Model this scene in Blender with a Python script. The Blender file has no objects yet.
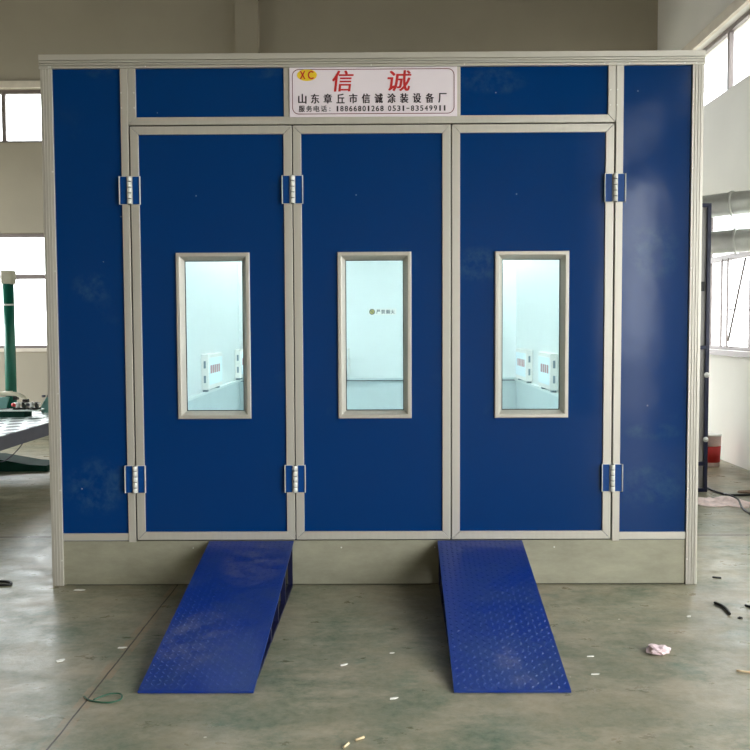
import bpy, bmesh, math, random
from mathutils import Vector, Matrix
random.seed(7)
C = bpy.context.scene.collection
PI = math.pi

# ------------------------------------------------------------------ materials
def lin(c):
    return tuple(((v/255)/12.92 if v/255 <= 0.04045 else ((v/255+0.055)/1.055)**2.4) for v in c)
def base_mat(name):
    m = bpy.data.materials.new(name); m.use_nodes = True
    nt = m.node_tree; b = nt.nodes['Principled BSDF']
    return m, nt, b
def mat(name, rgb, rough=.5, metal=0.0, coat=0.0, var=0.08, scale=6.0, bump=0.0, bscale=60.0, spec=.5, coat_rough=.1):
    """plain procedural paint / metal with a little mottling"""
    m, nt, b = base_mat(name); N = nt.nodes; L = nt.links
    c = lin(rgb)
    tc = N.new('ShaderNodeTexCoord'); n = N.new('ShaderNodeTexNoise')
    n.inputs['Scale'].default_value = scale; n.inputs['Detail'].default_value = 6
    L.new(tc.outputs['Object'], n.inputs['Vector'])
    r = N.new('ShaderNodeValToRGB')
    r.color_ramp.elements[0].position = .3; r.color_ramp.elements[1].position = .7
    r.color_ramp.elements[0].color = tuple(v*(1-var) for v in c)+(1,)
    r.color_ramp.elements[1].color = tuple(min(1, v*(1+var)) for v in c)+(1,)
    L.new(n.outputs['Fac'], r.inputs['Fac']); L.new(r.outputs['Color'], b.inputs['Base Color'])
    b.inputs['Roughness'].default_value = rough; b.inputs['Metallic'].default_value = metal
    b.inputs['Coat Weight'].default_value = coat; b.inputs['Coat Roughness'].default_value = coat_rough
    b.inputs['Specular IOR Level'].default_value = spec
    if bump:
        n2 = N.new('ShaderNodeTexNoise'); n2.inputs['Scale'].default_value = bscale; n2.inputs['Detail'].default_value = 4
        L.new(tc.outputs['Object'], n2.inputs['Vector'])
        bp = N.new('ShaderNodeBump'); bp.inputs['Strength'].default_value = bump; bp.inputs['Distance'].default_value = .01
        L.new(n2.outputs['Fac'], bp.inputs['Height']); L.new(bp.outputs['Normal'], b.inputs['Normal'])
    return m
def emis(name, rgb, strength):
    m, nt, b = base_mat(name)
    b.inputs['Base Color'].default_value = lin(rgb)+(1,)
    b.inputs['Emission Color'].default_value = lin(rgb)+(1,); b.inputs['Emission Strength'].default_value = strength
    return m
def glass_mat(name, tint, refl=.06):
    m = bpy.data.materials.new(name); m.use_nodes = True
    nt = m.node_tree; N = nt.nodes; L = nt.links; N.clear()
    o = N.new('ShaderNodeOutputMaterial'); mx = N.new('ShaderNodeMixShader')
    t = N.new('ShaderNodeBsdfTransparent'); g = N.new('ShaderNodeBsdfGlossy'); g.inputs['Roughness'].default_value = .02
    lw = N.new('ShaderNodeLayerWeight'); lw.inputs['Blend'].default_value = .25
    ml = N.new('ShaderNodeMath'); ml.operation = 'MULTIPLY'; ml.inputs[1].default_value = .5
    ad = N.new('ShaderNodeMath'); ad.operation = 'ADD'; ad.inputs[1].default_value = refl; ad.use_clamp = True
    t.inputs['Color'].default_value = tint+(1,)
    L.new(lw.outputs['Fresnel'], ml.inputs[0]); L.new(ml.outputs[0], ad.inputs[0]); L.new(ad.outputs[0], mx.inputs['Fac'])
    L.new(t.outputs[0], mx.inputs[1]); L.new(g.outputs[0], mx.inputs[2]); L.new(mx.outputs[0], o.inputs['Surface'])
    return m

def smudges_and_reflections(N, L, spots, plane='XZ'):
    """cloudy wear marks and painted-in reflections at given places"""
    geo = N.new('ShaderNodeNewGeometry'); sp = N.new('ShaderNodeSeparateXYZ'); L.new(geo.outputs['Position'], sp.inputs[0])
    nz = N.new('ShaderNodeTexNoise'); nz.inputs['Scale'].default_value = 9; nz.inputs['Detail'].default_value = 8; nz.inputs['Roughness'].default_value = .7
    L.new(geo.outputs['Position'], nz.inputs['Vector'])
    def M(op, a, b=None, clamp=False):
        n = N.new('ShaderNodeMath'); n.operation = op; n.use_clamp = clamp
        for i, s_ in enumerate((a, b)):
            if s_ is None: continue
            if isinstance(s_, (int, float)): n.inputs[i].default_value = s_
            else: L.new(s_, n.inputs[i])
        return n.outputs[0]
    tot = None
    for a, b, ra, rb in spots:
        dx = M('DIVIDE', M('SUBTRACT', sp.outputs['X'], a), ra); dz = M('DIVIDE', M('SUBTRACT', sp.outputs[plane[1]], b), rb)
        d = M('SUBTRACT', 1.0, M('ADD', M('MULTIPLY', dx, dx), M('MULTIPLY', dz, dz)), True)
        tot = d if tot is None else M('MAXIMUM', tot, d)
    return M('MULTIPLY', M('MULTIPLY', M('SUBTRACT', nz.outputs['Fac'], .43, True), 4.5, True), M('MULTIPLY', tot, 1.5, True), True)

def panel_mat():
    """glossy blue sandwich-panel paint with dusty marks, specks and cloudy reflections painted into the blue"""
    m, nt, b = base_mat('blue_panel_paint'); N = nt.nodes; L = nt.links
    tc = N.new('ShaderNodeTexCoord')
    n = N.new('ShaderNodeTexNoise'); n.inputs['Scale'].default_value = 2.6; n.inputs['Detail'].default_value = 9; n.inputs['Roughness'].default_value = .62
    L.new(tc.outputs['Object'], n.inputs['Vector'])
    r = N.new('ShaderNodeValToRGB'); r.color_ramp.elements[0].position = .60; r.color_ramp.elements[1].position = .78
    r.color_ramp.elements[0].color = (0, 0, 0, 1); r.color_ramp.elements[1].color = (.32, .32, .32, 1)
    L.new(n.outputs['Fac'], r.inputs['Fac'])
    sm = smudges_and_reflections(N, L, [(1.72, .62, .26, .17), (.74, 3.08, .22, .09), (-1.72, .62, .22, .20), (-1.72, 1.85, .14, .10), (1.72, .95, .2, .06), (.66, 1.98, .2, .12), (1.72, 2.05, .17, .2), (-1.62, 3.14, .12, .04), (-.66, 3.14, .14, .04), (.15, 1.95, .15, .15)])  # transom spots are cloudy reflections painted in; low panel spots are dust
    v = N.new('ShaderNodeTexVoronoi'); v.inputs['Scale'].default_value = 5.5
    L.new(tc.outputs['Object'], v.inputs['Vector'])
    lt = N.new('ShaderNodeMath'); lt.operation = 'LESS_THAN'; lt.inputs[1].default_value = .028
    L.new(v.outputs['Distance'], lt.inputs[0])
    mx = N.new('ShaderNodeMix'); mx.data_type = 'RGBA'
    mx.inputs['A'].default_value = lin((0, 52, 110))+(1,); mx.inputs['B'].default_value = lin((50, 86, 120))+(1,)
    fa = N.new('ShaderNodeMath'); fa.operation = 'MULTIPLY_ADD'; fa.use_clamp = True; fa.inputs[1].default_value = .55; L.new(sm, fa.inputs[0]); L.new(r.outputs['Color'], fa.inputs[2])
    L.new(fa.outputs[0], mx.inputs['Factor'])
    mx2 = N.new('ShaderNodeMix'); mx2.data_type = 'RGBA'; mx2.inputs['B'].default_value = lin((120, 130, 150))+(1,)
    L.new(mx.outputs['Result'], mx2.inputs['A']); L.new(lt.outputs[0], mx2.inputs['Factor'])
    L.new(mx2.outputs['Result'], b.inputs['Base Color'])
    b.inputs['Roughness'].default_value = .11; b.inputs['Specular IOR Level'].default_value = .22
    n3 = N.new('ShaderNodeTexNoise'); n3.inputs['Scale'].default_value = 3.5; n3.inputs['Detail'].default_value = 2
    L.new(tc.outputs['Object'], n3.inputs['Vector'])
    bp = N.new('ShaderNodeBump'); bp.inputs['Strength'].default_value = .08; bp.inputs['Distance'].default_value = .02
    L.new(n3.outputs['Fac'], bp.inputs['Height']); L.new(bp.outputs['Normal'], b.inputs['Normal'])
    return m

def ramp_mat():
    m, nt, b = base_mat('ramp_blue_gloss'); N = nt.nodes; L = nt.links
    geo = N.new('ShaderNodeNewGeometry')
    n = N.new('ShaderNodeTexNoise'); n.inputs['Scale'].default_value = 4.2; n.inputs['Detail'].default_value = 9; n.inputs['Roughness'].default_value = .7
    L.new(geo.outputs['Position'], n.inputs['Vector'])
    r = N.new('ShaderNodeValToRGB'); e = r.color_ramp.elements
    e[0].position = .40; e[1].position = .72
    e[0].color = lin((0, 42, 124))+(1,); e[1].color = lin((36, 60, 114))+(1,)
    L.new(n.outputs['Fac'], r.inputs['Fac'])
    sm = smudges_and_reflections(N, L, [(.635, -1.38, .07, .13), (.68, -1.56, .07, .07), (-.85, -1.2, .2, .3), (-.70, -.35, .2, .3)], 'XY')
    mx = N.new('ShaderNodeMix'); mx.data_type = 'RGBA'; L.new(sm, mx.inputs['Factor']); L.new(r.outputs['Color'], mx.inputs['A']); mx.inputs['B'].default_value = lin((84, 90, 128))+(1,)
    L.new(mx.outputs['Result'], b.inputs['Base Color'])
    rr = N.new('ShaderNodeMapRange'); rr.inputs['To Min'].default_value = .22; rr.inputs['To Max'].default_value = .55
    L.new(n.outputs['Fac'], rr.inputs['Value']); L.new(rr.outputs['Result'], b.inputs['Roughness'])
    return m

def alu_mat(name, rgb, rough=.42, metal=.35, axis='Z', spec=.5):
    """brushed aluminium profile, streaks along one axis"""
    m, nt, b = base_mat(name); N = nt.nodes; L = nt.links
    tc = N.new('ShaderNodeTexCoord'); mp = N.new('ShaderNodeMapping')
    mp.inputs['Scale'].default_value = {'Z': (60, 60, .8), 'X': (.8, 60, 60), 'N': (2.2, 4, 6)}[axis]
    n = N.new('ShaderNodeTexNoise'); n.inputs['Scale'].default_value = 1.0; n.inputs['Detail'].default_value = 5
    L.new(tc.outputs['Object'], mp.inputs['Vector']); L.new(mp.outputs['Vector'], n.inputs['Vector'])
    c = lin(rgb); r = N.new('ShaderNodeValToRGB')
    r.color_ramp.elements[0].position = .3; r.color_ramp.elements[1].position = .7
    r.color_ramp.elements[0].color = tuple(x*.97 for x in c)+(1,); r.color_ramp.elements[1].color = tuple(min(1, x*1.03) for x in c)+(1,)
    L.new(n.outputs['Fac'], r.inputs['Fac']); L.new(r.outputs['Color'], b.inputs['Base Color'])
    if axis == 'N':
        n.inputs['Detail'].default_value = 10; n.inputs['Roughness'].default_value = .75
        r.color_ramp.elements[0].color = tuple(x*.74 for x in c)+(1,); r.color_ramp.elements[1].color = tuple(min(1, x*1.14) for x in c)+(1,)
    b.inputs['Roughness'].default_value = rough; b.inputs['Metallic'].default_value = metal
    b.inputs['Specular IOR Level'].default_value = spec
    return m

def floor_mat():
    m, nt, b = base_mat('worn_green_floor'); N = nt.nodes; L = nt.links
    geo = N.new('ShaderNodeNewGeometry')
    def noise(scale, detail=8, rough=.6, vscale=None):
        n = N.new('ShaderNodeTexNoise'); n.inputs['Scale'].default_value = scale
        n.inputs['Detail'].default_value = detail; n.inputs['Roughness'].default_value = rough
        if vscale:
            mp = N.new('ShaderNodeMapping'); mp.inputs['Scale'].default_value = vscale
            L.new(geo.outputs['Position'], mp.inputs['Vector']); L.new(mp.outputs['Vector'], n.inputs['Vector'])
        else: L.new(geo.outputs['Position'], n.inputs['Vector'])
        return n
    def ramp(src, p0, p1, c0, c1):
        r = N.new('ShaderNodeValToRGB'); r.color_ramp.elements[0].position = p0; r.color_ramp.elements[1].position = p1
        r.color_ramp.elements[0].color = c0+(1,); r.color_ramp.elements[1].color = c1+(1,)
        L.new(src, r.inputs['Fac']); return r
    def mix(f, a, bb):
        mx = N.new('ShaderNodeMix'); mx.data_type = 'RGBA'
        L.new(f, mx.inputs['Factor'])
        for s, k in ((a, 'A'), (bb, 'B')):
            if isinstance(s, tuple): mx.inputs[k].default_value = s+(1,)
            else: L.new(s, mx.inputs[k])
        return mx.outputs['Result']
    bw0, bw1 = (0, 0, 0), (1, 1, 1)
    big = noise(1.5, 10, .68)
    c1 = ramp(big.outputs['Fac'], .36, .64, lin((78, 96, 72)), lin((146, 136, 110))).outputs['Color']
    str_ = noise(2.4, 10, .72, (1, 1.7, 1))
    c2 = mix(ramp(str_.outputs['Fac'], .48, .66, bw0, (.8, .8, .8)).outputs['Color'], c1, lin((168, 154, 130)))
    gr = noise(2.6, 9, .72)
    c3 = mix(ramp(gr.outputs['Fac'], .56, .70, bw0, (.8, .8, .8)).outputs['Color'], c2, lin((62, 100, 78)))
    fine = noise(22, 8, .75)
    c4 = mix(ramp(fine.outputs['Fac'], .35, .75, (.0, .0, .0), (.5, .5, .5)).outputs['Color'], c3, lin((178, 168, 148)))
    dk = noise(11, 9, .8)
    c5 = mix(ramp(dk.outputs['Fac'], .57, .72, bw0, (.65, .65, .65)).outputs['Color'], c4, lin((60, 60, 44)))
    v = N.new('ShaderNodeTexVoronoi'); v.inputs['Scale'].default_value = 3.2; L.new(geo.outputs['Position'], v.inputs['Vector'])
    lt = N.new('ShaderNodeMath'); lt.operation = 'LESS_THAN'; lt.inputs[1].default_value = .022; L.new(v.outputs['Distance'], lt.inputs[0])
    c6 = mix(lt.outputs[0], c5, lin((205, 198, 180)))
    # saw-cut joints : |((coord - offset) mod pitch)| < width
    sep = N.new('ShaderNodeSeparateXYZ'); L.new(geo.outputs['Position'], sep.inputs[0])
    wob = noise(3, 3)
    def joint(sock, off, pitch, w):
        a = N.new('ShaderNodeMath'); a.operation = 'SUBTRACT'; L.new(sock, a.inputs[0]); a.inputs[1].default_value = off - pitch/2
        wm = N.new('ShaderNodeMath'); wm.operation = 'MULTIPLY_ADD'; wm.inputs[1].default_value = .02; L.new(wob.outputs['Fac'], wm.inputs[0]); L.new(a.outputs[0], wm.inputs[2])
        md = N.new('ShaderNodeMath'); md.operation = 'FLOORED_MODULO'; L.new(wm.outputs[0], md.inputs[0]); md.inputs[1].default_value = pitch
        s = N.new('ShaderNodeMath'); s.operation = 'SUBTRACT'; L.new(md.outputs[0], s.inputs[0]); s.inputs[1].default_value = pitch/2+.01
        ab = N.new('ShaderNodeMath'); ab.operation = 'ABSOLUTE'; L.new(s.outputs[0], ab.inputs[0])
        l = N.new('ShaderNodeMath'); l.operation = 'LESS_THAN'; L.new(ab.outputs[0], l.inputs[0]); l.inputs[1].default_value = w
        return l.outputs[0]
    j1 = joint(sep.outputs['X'], -1.222, 5.6, .0042); j2 = joint(sep.outputs['Y'], 1.285, 6.0, .017)
    mxm = N.new('ShaderNodeMath'); mxm.operation = 'MAXIMUM'; L.new(j1, mxm.inputs[0]); L.new(j2, mxm.inputs[1])
    jb = joint(sep.outputs['X'], -1.222, 5.6, .035)
    jm = N.new('ShaderNodeMath'); jm.operation = 'MULTIPLY'; L.new(jb, jm.inputs[0]); L.new(ramp(noise(7, 6, .7).outputs['Fac'], .42, .6, bw0, (.75, .75, .75)).outputs['Color'], jm.inputs[1])
    c6 = mix(jm.outputs[0], c6, lin((158, 134, 106)))
    c7 = mix(mxm.outputs[0], c6, lin((66, 56, 42)))
    L.new(c7, b.inputs['Base Color'])
    rr = ramp(noise(4, 8, .7, (1, 1.5, 1)).outputs['Fac'], .3, .7, (.24, .22, .22), (.5, .5, .5))
    L.new(rr.outputs['Color'], b.inputs['Roughness'])
    b.inputs['Specular IOR Level'].default_value = .32
    bp = N.new('ShaderNodeBump'); bp.inputs['Strength'].default_value = .35; bp.inputs['Distance'].default_value = .006
    L.new(noise(12, 8, .7).outputs['Fac'], bp.inputs['Height']); L.new(bp.outputs['Normal'], b.inputs['Normal'])
    return m

def perforated_mat():
    """pale plate punched with rows of slotted holes"""
    m, nt, b = base_mat('perforated_plate'); N = nt.nodes; L = nt.links
    tc = N.new('ShaderNodeTexCoord'); sep = N.new('ShaderNodeSeparateXYZ'); L.new(tc.outputs['Object'], sep.inputs[0])
    def M(op, a, bb=None, c=None):
        n = N.new('ShaderNodeMath'); n.operation = op
        for i, s in enumerate((a, bb, c)):
            if s is None: continue
            if isinstance(s, (int, float)): n.inputs[i].default_value = s
            else: L.new(s, n.inputs[i])
        return n.outputs[0]
    px_, py_ = .19, .27
    row = M('FLOOR', M('DIVIDE', sep.outputs['Y'], py_))
    xs = M('ADD', M('DIVIDE', sep.outputs['X'], px_), M('MULTIPLY', row, .5))
    fx = M('MULTIPLY', M('SUBTRACT', M('FRACT', xs), .5), px_/.068)
    fy = M('MULTIPLY', M('SUBTRACT', M('FRACT', M('DIVIDE', sep.outputs['Y'], py_)), .5), py_/.10)
    d = M('ADD', M('MULTIPLY', fx, fx), M('MULTIPLY', fy, fy))
    hole = M('LESS_THAN', d, 1.0)
    mx = N.new('ShaderNodeMix'); mx.data_type = 'RGBA'; L.new(hole, mx.inputs['Factor'])
    mx.inputs['A'].default_value = lin((226, 238, 234))+(1,); mx.inputs['B'].default_value = lin((50, 72, 70))+(1,)
    L.new(mx.outputs['Result'], b.inputs['Base Color']); b.inputs['Roughness'].default_value = .4
    return m

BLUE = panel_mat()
ALU = alu_mat('aluminium_profile', (200, 194, 181))
ALUX = alu_mat('aluminium_trim', (200, 194, 181), axis='X')
PLINTH = alu_mat('dull_sheet_metal', (168, 164, 142), rough=.5, metal=.3, axis='N')
GASKET = mat('black_rubber', (22, 20, 18), .7)
WHITEP = mat('booth_white_lining', (228, 234, 234), .35, var=.02)
TEALP = mat('booth_lower_lining', (204, 216, 218), .35, var=.03)
GLASS = glass_mat('clear_pane', (.95, .985, .985), .03)
GLASSW = glass_mat('window_glass', (.97, .98, .98), .03)
HBLUE = mat('hinge_blue_enamel', (0, 66, 134), .4, spec=.25)
HWHITE = mat('hinge_white_metal', (226, 224, 214), .35, metal=.1)
RAMP = ramp_mat()
RAMPD = mat('ramp_blue_frame', (8, 12, 48), .4, var=.15)
SIGNW = mat('sign_pinkish_white', (240, 228, 233), .35, var=.015)
SRED = mat('sign_red', (198, 36, 34), .5)
SDARK = mat('sign_dark_ink', (38, 22, 30), .5)
SYEL = mat('sign_yellow', (240, 204, 40), .5)
SLINE = mat('sign_dark_red_line', (120, 40, 56), .5)
WALLM = mat('painted_plaster', (166, 158, 141), .85, var=.05, scale=1.2, bump=.1, bscale=30)
WALLR = mat('pale_plaster', (230, 227, 219), .85, var=.04, scale=1.0, bump=.1, bscale=30)
CEIL = mat('roof_sheeting', (84, 82, 78), .8)
TRIMM = mat('cream_sill_paint', (214, 204, 188), .6)
WFRAME = mat('grey_window_metal', (122, 112, 108), .5, metal=.2)
NAVY = mat('navy_frame_paint', (22, 26, 58), .4)
GREYP = mat('grey_cabinet_sheet', (150, 146, 142), .45, metal=.3, bump=.08, bscale=15)
SILV = mat('galvanised_duct', (232, 234, 230), .35, metal=.3, var=.1, scale=8)
GREEN = mat('green_machine_paint', (20, 108, 88), .35, coat=.2)
DGREEN = mat('dark_green_machine_paint', (12, 60, 48), .75, spec=.2)
TEAL = mat('pale_teal_machine_paint', (128, 178, 172), .4)
BEIGE = mat('cream_machine_paint', (206, 200, 178), .45)
DGREY = mat('dark_grey_steel', (84, 84, 96), .6)
PERF = perforated_mat()
BLACK = mat('black_plastic', (20, 19, 18), .45)
RED = mat('red_label', (206, 40, 40), .4)
WHITE = mat('white_plastic', (236, 234, 230), .4, var=.02)
PINK = mat('crumpled_pink_tissue', (232, 206, 206), .8, var=.08, scale=40)
RAGP = mat('pinkish_cloth', (236, 214, 208), .85, var=.15, scale=20)
WOOD = mat('pale_wood_chip', (226, 200, 158), .7)
BROWN = mat('brown_scrap', (110, 84, 60), .8)
GCORD = mat('green_cord', (34, 84, 60), .6)
DUST = mat('white_paper_scrap', (232, 228, 218), .8)
TUBE = emis('lamp_tube_glow', (240, 249, 250), 1.7)
LAMPG = emis('lamp_box_glow', (225, 242, 248), .012)
PALE = mat('pale_booth_sheet', (214, 214, 208), .4, var=.03)
RUBY = mat('dark_red_print', (190, 140, 145), .6)
PALEINK = mat('pale_grey_print', (120, 140, 150), .6)
GREYINK = mat('grey_print_and_shade', (70, 84, 96), .6)

# ------------------------------------------------------------------ mesh helpers
def bx(bm, x0, x1, y0, y1, z0, z1, mi=0):
    v = [bm.verts.new(p) for p in ((x0,y0,z0),(x1,y0,z0),(x1,y1,z0),(x0,y1,z0),(x0,y0,z1),(x1,y0,z1),(x1,y1,z1),(x0,y1,z1))]
    for f in ((3,2,1,0),(4,5,6,7),(0,1,5,4),(1,2,6,5),(2,3,7,6),(3,0,4,7)):
        bm.faces.new([v[i] for i in f]).material_index = mi
    return v
def prism_xz(bm, pts, y0, y1, mi=0):
    """extrude polygon of (x,z) from y0 (front) to y1"""
    a = [bm.verts.new((x, y0, z)) for x, z in pts]; b = [bm.verts.new((x, y1, z)) for x, z in pts]
    n = len(pts)
    fs = [bm.faces.new(a), bm.faces.new(list(reversed(b)))]
    for i in range(n): fs.append(bm.faces.new((a[i], b[i], b[(i+1) % n], a[(i+1) % n])))
    for f in fs: f.material_index = mi
def prism_yz(bm, pts, x0, x1, mi=0):
    a = [bm.verts.new((x0, y, z)) for y, z in pts]; b = [bm.verts.new((x1, y, z)) for y, z in pts]
    n = len(pts)
    fs = [bm.faces.new(a), bm.faces.new(list(reversed(b)))]
    for i in range(n): fs.append(bm.faces.new((a[i], b[i], b[(i+1) % n], a[(i+1) % n])))
    for f in fs: f.material_index = mi
def tube(bm, pts, r, seg=8, mi=0, cap=True):
    pts = [Vector(p) for p in pts]; rings = []
    prev = None
    for i, p in enumerate(pts):
        t = (pts[min(i+1, len(pts)-1)] - pts[max(i-1, 0)]).normalized()
        if prev is None:
            up = Vector((0, 0, 1)) if abs(t.z) < .9 else Vector((1, 0, 0)); a = t.cross(up).normalized()
        else: a = (prev - t*prev.dot(t)).normalized()
        prev = a; b = t.cross(a)
        rr = r[i] if isinstance(r, (list, tuple)) else r
        rings.append([bm.verts.new(p + (a*math.cos(k*2*PI/seg) + b*math.sin(k*2*PI/seg))*rr) for k in range(seg)])
    for i in range(len(rings)-1):
        for k in range(seg):
            f = bm.faces.new((rings[i][k], rings[i][(k+1) % seg], rings[i+1][(k+1) % seg], rings[i+1][k])); f.smooth = True; f.material_index = mi
    if cap:
        for R_ in (rings[0], rings[-1]): bm.faces.new(R_).material_index = mi
def curve_pts(ctrl, n=8):
    P = [Vector(c) for c in ctrl]; P = [P[0]*2-P[1]] + P + [P[-1]*2-P[-2]]; out = []
    for i in range(1, len(P)-2):
        for k in range(n):
            t = k/n; a, b, c, d = P[i-1], P[i], P[i+1], P[i+2]
            out.append(.5*((2*b)+(c-a)*t+(2*a-5*b+4*c-d)*t*t+(3*b-a-3*c+d)*t**3))
    out.append(P[-2]); return out
def obj(name, bm, m, parent=None, bevel=0.0, seg=2):
    bmesh.ops.recalc_face_normals(bm, faces=bm.faces)
    me = bpy.data.meshes.new(name); bm.to_mesh(me); bm.free()
    for x in (m if isinstance(m, (list, tuple)) else [m]): me.materials.append(x)
    o = bpy.data.objects.new(name, me); C.objects.link(o)
    if parent is not None:
        o.parent = parent
        T = Vector((0, 0, 0)); q = parent
        while q is not None: T = T + q.location; q = q.parent
        o.data.transform(Matrix.Translation(-T))
    if bevel:
        md = o.modifiers.new('Bevel', 'BEVEL'); md.width = bevel; md.segments = seg; md.limit_method = 'ANGLE'; md.angle_limit = math.radians(40)
    return o
def thing(name, label, cat, loc=(0, 0, 0), group=None):
    o = bpy.data.objects.new(name, None); C.objects.link(o); o.location = loc; o.empty_display_size = .1
    o['label'] = label; o['category'] = cat
    if group: o['group'] = group
    return o
def tag(o, label, cat, group=None):
    o['label'] = label; o['category'] = cat
    if group: o['group'] = group
    return o
def struct(name, bm, m, parent=None, bevel=0.0):
    o = obj(name, bm, m, parent, bevel)
    if parent is None: o['kind'] = 'structure'
    return o
def B(): return bmesh.new()
def recentre(o, loc):
    o.data.transform(Matrix.Translation(-Vector(loc))); o.location = loc; return o

def mitre_frame(bm, x0, x1, z0, z1, w, y0, y1, gap=.0012, sides='LRTB', mi=0):
    g = gap
    if 'L' in sides: prism_xz(bm, [(x0, z0+g), (x0+w, z0+w+g), (x0+w, z1-w-g), (x0, z1-g)], y0, y1, mi)
    if 'R' in sides: prism_xz(bm, [(x1, z0+g), (x1-w, z0+w+g), (x1-w, z1-w-g), (x1, z1-g)], y0, y1, mi)
    if 'T' in sides: prism_xz(bm, [(x0+g, z1), (x1-g, z1), (x1-w-g, z1-w), (x0+w+g, z1-w)], y0, y1, mi)
    if 'B' in sides: prism_xz(bm, [(x0+g, z0), (x1-g, z0), (x1-w-g, z0+w), (x0+w+g, z0+w)], y0, y1, mi)
def profile_frame(bm, x0, x1, z0, z1, prof, mi=0, closed=True):
    """sweep (inset, y) profile round a rectangle"""
    rings = []
    for ins, y in prof:
        rings.append([bm.verts.new(p) for p in ((x0+ins, y, z0+ins), (x1-ins, y, z0+ins), (x1-ins, y, z1-ins), (x0+ins, y, z1-ins))])
    n = len(rings)
    for i in range(n if closed else n-1):
        for k in range(4):
            bm.faces.new((rings[i][k], rings[i][(k+1) % 4], rings[(i+1) % n][(k+1) % 4], rings[(i+1) % n][k])).material_index = mi

def text_mesh(name, s, mat_, parent, x0, x1, z0, z1, y, bold=0.0, shear=0.0):
    cu = bpy.data.curves.new(name, 'FONT'); cu.body = s; cu.size = 1.0; cu.shear = shear; cu.extrude = .02
    cu.resolution_u = 4
    to = bpy.data.objects.new(name, cu); C.objects.link(to)
    bpy.context.view_layer.update()
    dg = bpy.context.evaluated_depsgraph_get()
    me = bpy.data.meshes.new_from_object(to.evaluated_get(dg)); me.name = name
    bpy.data.objects.remove(to); bpy.data.curves.remove(cu)
    xs = [v.co.x for v in me.vertices]; ys = [v.co.y for v in me.vertices]
    ax, bxx, ay, by = min(xs), max(xs), min(ys), max(ys)
    for v in me.vertices:
        v.co = Vector((x0+(v.co.x-ax)/(bxx-ax)*(x1-x0), y - .0006*(1 if v.co.z > 0 else -1)*1.0, z0+(v.co.y-ay)/(by-ay)*(z1-z0)))
    me.materials.clear(); me.materials.append(mat_)
    if bold:
        bm = B(); bm.from_mesh(me); base = list(bm.verts)
        gs = bmesh.ops.duplicate(bm, geom=list(bm.verts)+list(bm.edges)+list(bm.faces))['geom']
        bmesh.ops.translate(bm, verts=[g for g in gs if isinstance(g, bmesh.types.BMVert)], vec=(bold, -.00015, 0))
        bmesh.ops.translate(bm, verts=base, vec=(-bold, 0, 0))
        gs = bmesh.ops.duplicate(bm, geom=[g for g in list(bm.verts)+list(bm.edges)+list(bm.faces)])['geom']
        bmesh.ops.translate(bm, verts=[g for g in gs if isinstance(g, bmesh.types.BMVert)], vec=(0, -.0003, bold*.8))
        bm.to_mesh(me); bm.free()
    return me
def characters(name, meshes, parent):
    for me in meshes:
        bm = B(); bm.from_mesh(me); obj(name, bm, me.materials[0], parent)

# ------------------------------------------------------------------ camera
cx, D, h, F = 0.053707878, 5.41728766, 1.59735374, 883.170121
r_ = (0.9999642644048904, 0.00710986436588867, -0.004573810433889336)
u_ = (0.004185906429209872, 0.0536475589262458, 0.9985511592345286)
f_ = (-0.007344937069327955, 0.9985346209571072, -0.053615880571841405)
cam = bpy.data.cameras.new('camera'); co = bpy.data.objects.new('camera', cam); C.objects.link(co)
co.matrix_world = Matrix(((r_[0], u_[0], -f_[0], cx), (r_[1], u_[1], -f_[1], -D), (r_[2], u_[2], -f_[2], h), (0, 0, 0, 1)))
cam.sensor_width = 36; cam.lens = F/750*36; cam.clip_end = 200
bpy.context.scene.camera = co

# ------------------------------------------------------------------ hall shell
XL, XR, YF, YB, ZT = -9.0, 4.12, -12.0, 7.8, 7.2
TH = .25
bm = B(); bx(bm, XL-TH, XR+TH, YF-TH, YB+TH, -.2, 0); struct('floor', bm, floor_mat())
bm = B(); bx(bm, XL-TH, XR+TH, YF-TH, YB+TH, ZT, ZT+.2); struct('ceiling', bm, CEIL)
LZ0, LZ1, UZ0, UZ1 = 1.31, 3.03, 4.36, 5.15
def wall_with_openings(name, m, axis, pos, a0, a1, opens):
    """axis 'x': wall runs along x at y=pos..pos+TH ; axis 'y': runs along y at x=pos..; opens = list (a0,a1,z0,z1), non overlapping per row"""
    bm = B()
    def add(s0, s1, z0, z1):
        if s1-s0 < 1e-4 or z1-z0 < 1e-4: return
        if axis == 'x': bx(bm, s0, s1, min(pos, pos+tsgn*TH), max(pos, pos+tsgn*TH), z0, z1)
        else: bx(bm, min(pos, pos+tsgn*TH), max(pos, pos+tsgn*TH), s0, s1, z0, z1)
    tsgn = 1 if pos > 0 else -1
    zs = sorted({0.0, ZT} | {o[2] for o in opens} | {o[3] for o in opens})
    for z0, z1 in zip(zs, zs[1:]):
        row = sorted([o for o in opens if o[2] <= z0+1e-6 and o[3] >= z1-1e-6]); s = a0
        for o in row: add(s, o[0], z0, z1); s = o[1]
        add(s, a1, z0, z1)
    bmesh.ops.remove_doubles(bm, verts=bm.verts, dist=1e-5)
    return struct(name, bm, m)
right_open = [(-11.0, -7.7, 0.0, 1.31), (-11.0, -7.7, 1.31, 3.03), (-11.0, -7.7, 3.03, 4.0), (-6.3, -3.0, 0.0, 1.31), (-6.3, -3.0, 1.31, 3.03), (-6.3, -3.0, 3.03, 4.0), (-1.6, 2.0, LZ0, LZ1), (3.2, 6.6, LZ0, LZ1),
              (-11.6, -7.7, UZ0, UZ1), (-6.8, -2.0, UZ0, UZ1), (-1.6, 2.4, UZ0, UZ1), (2.9, 7.1, UZ0, UZ1)]
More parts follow.
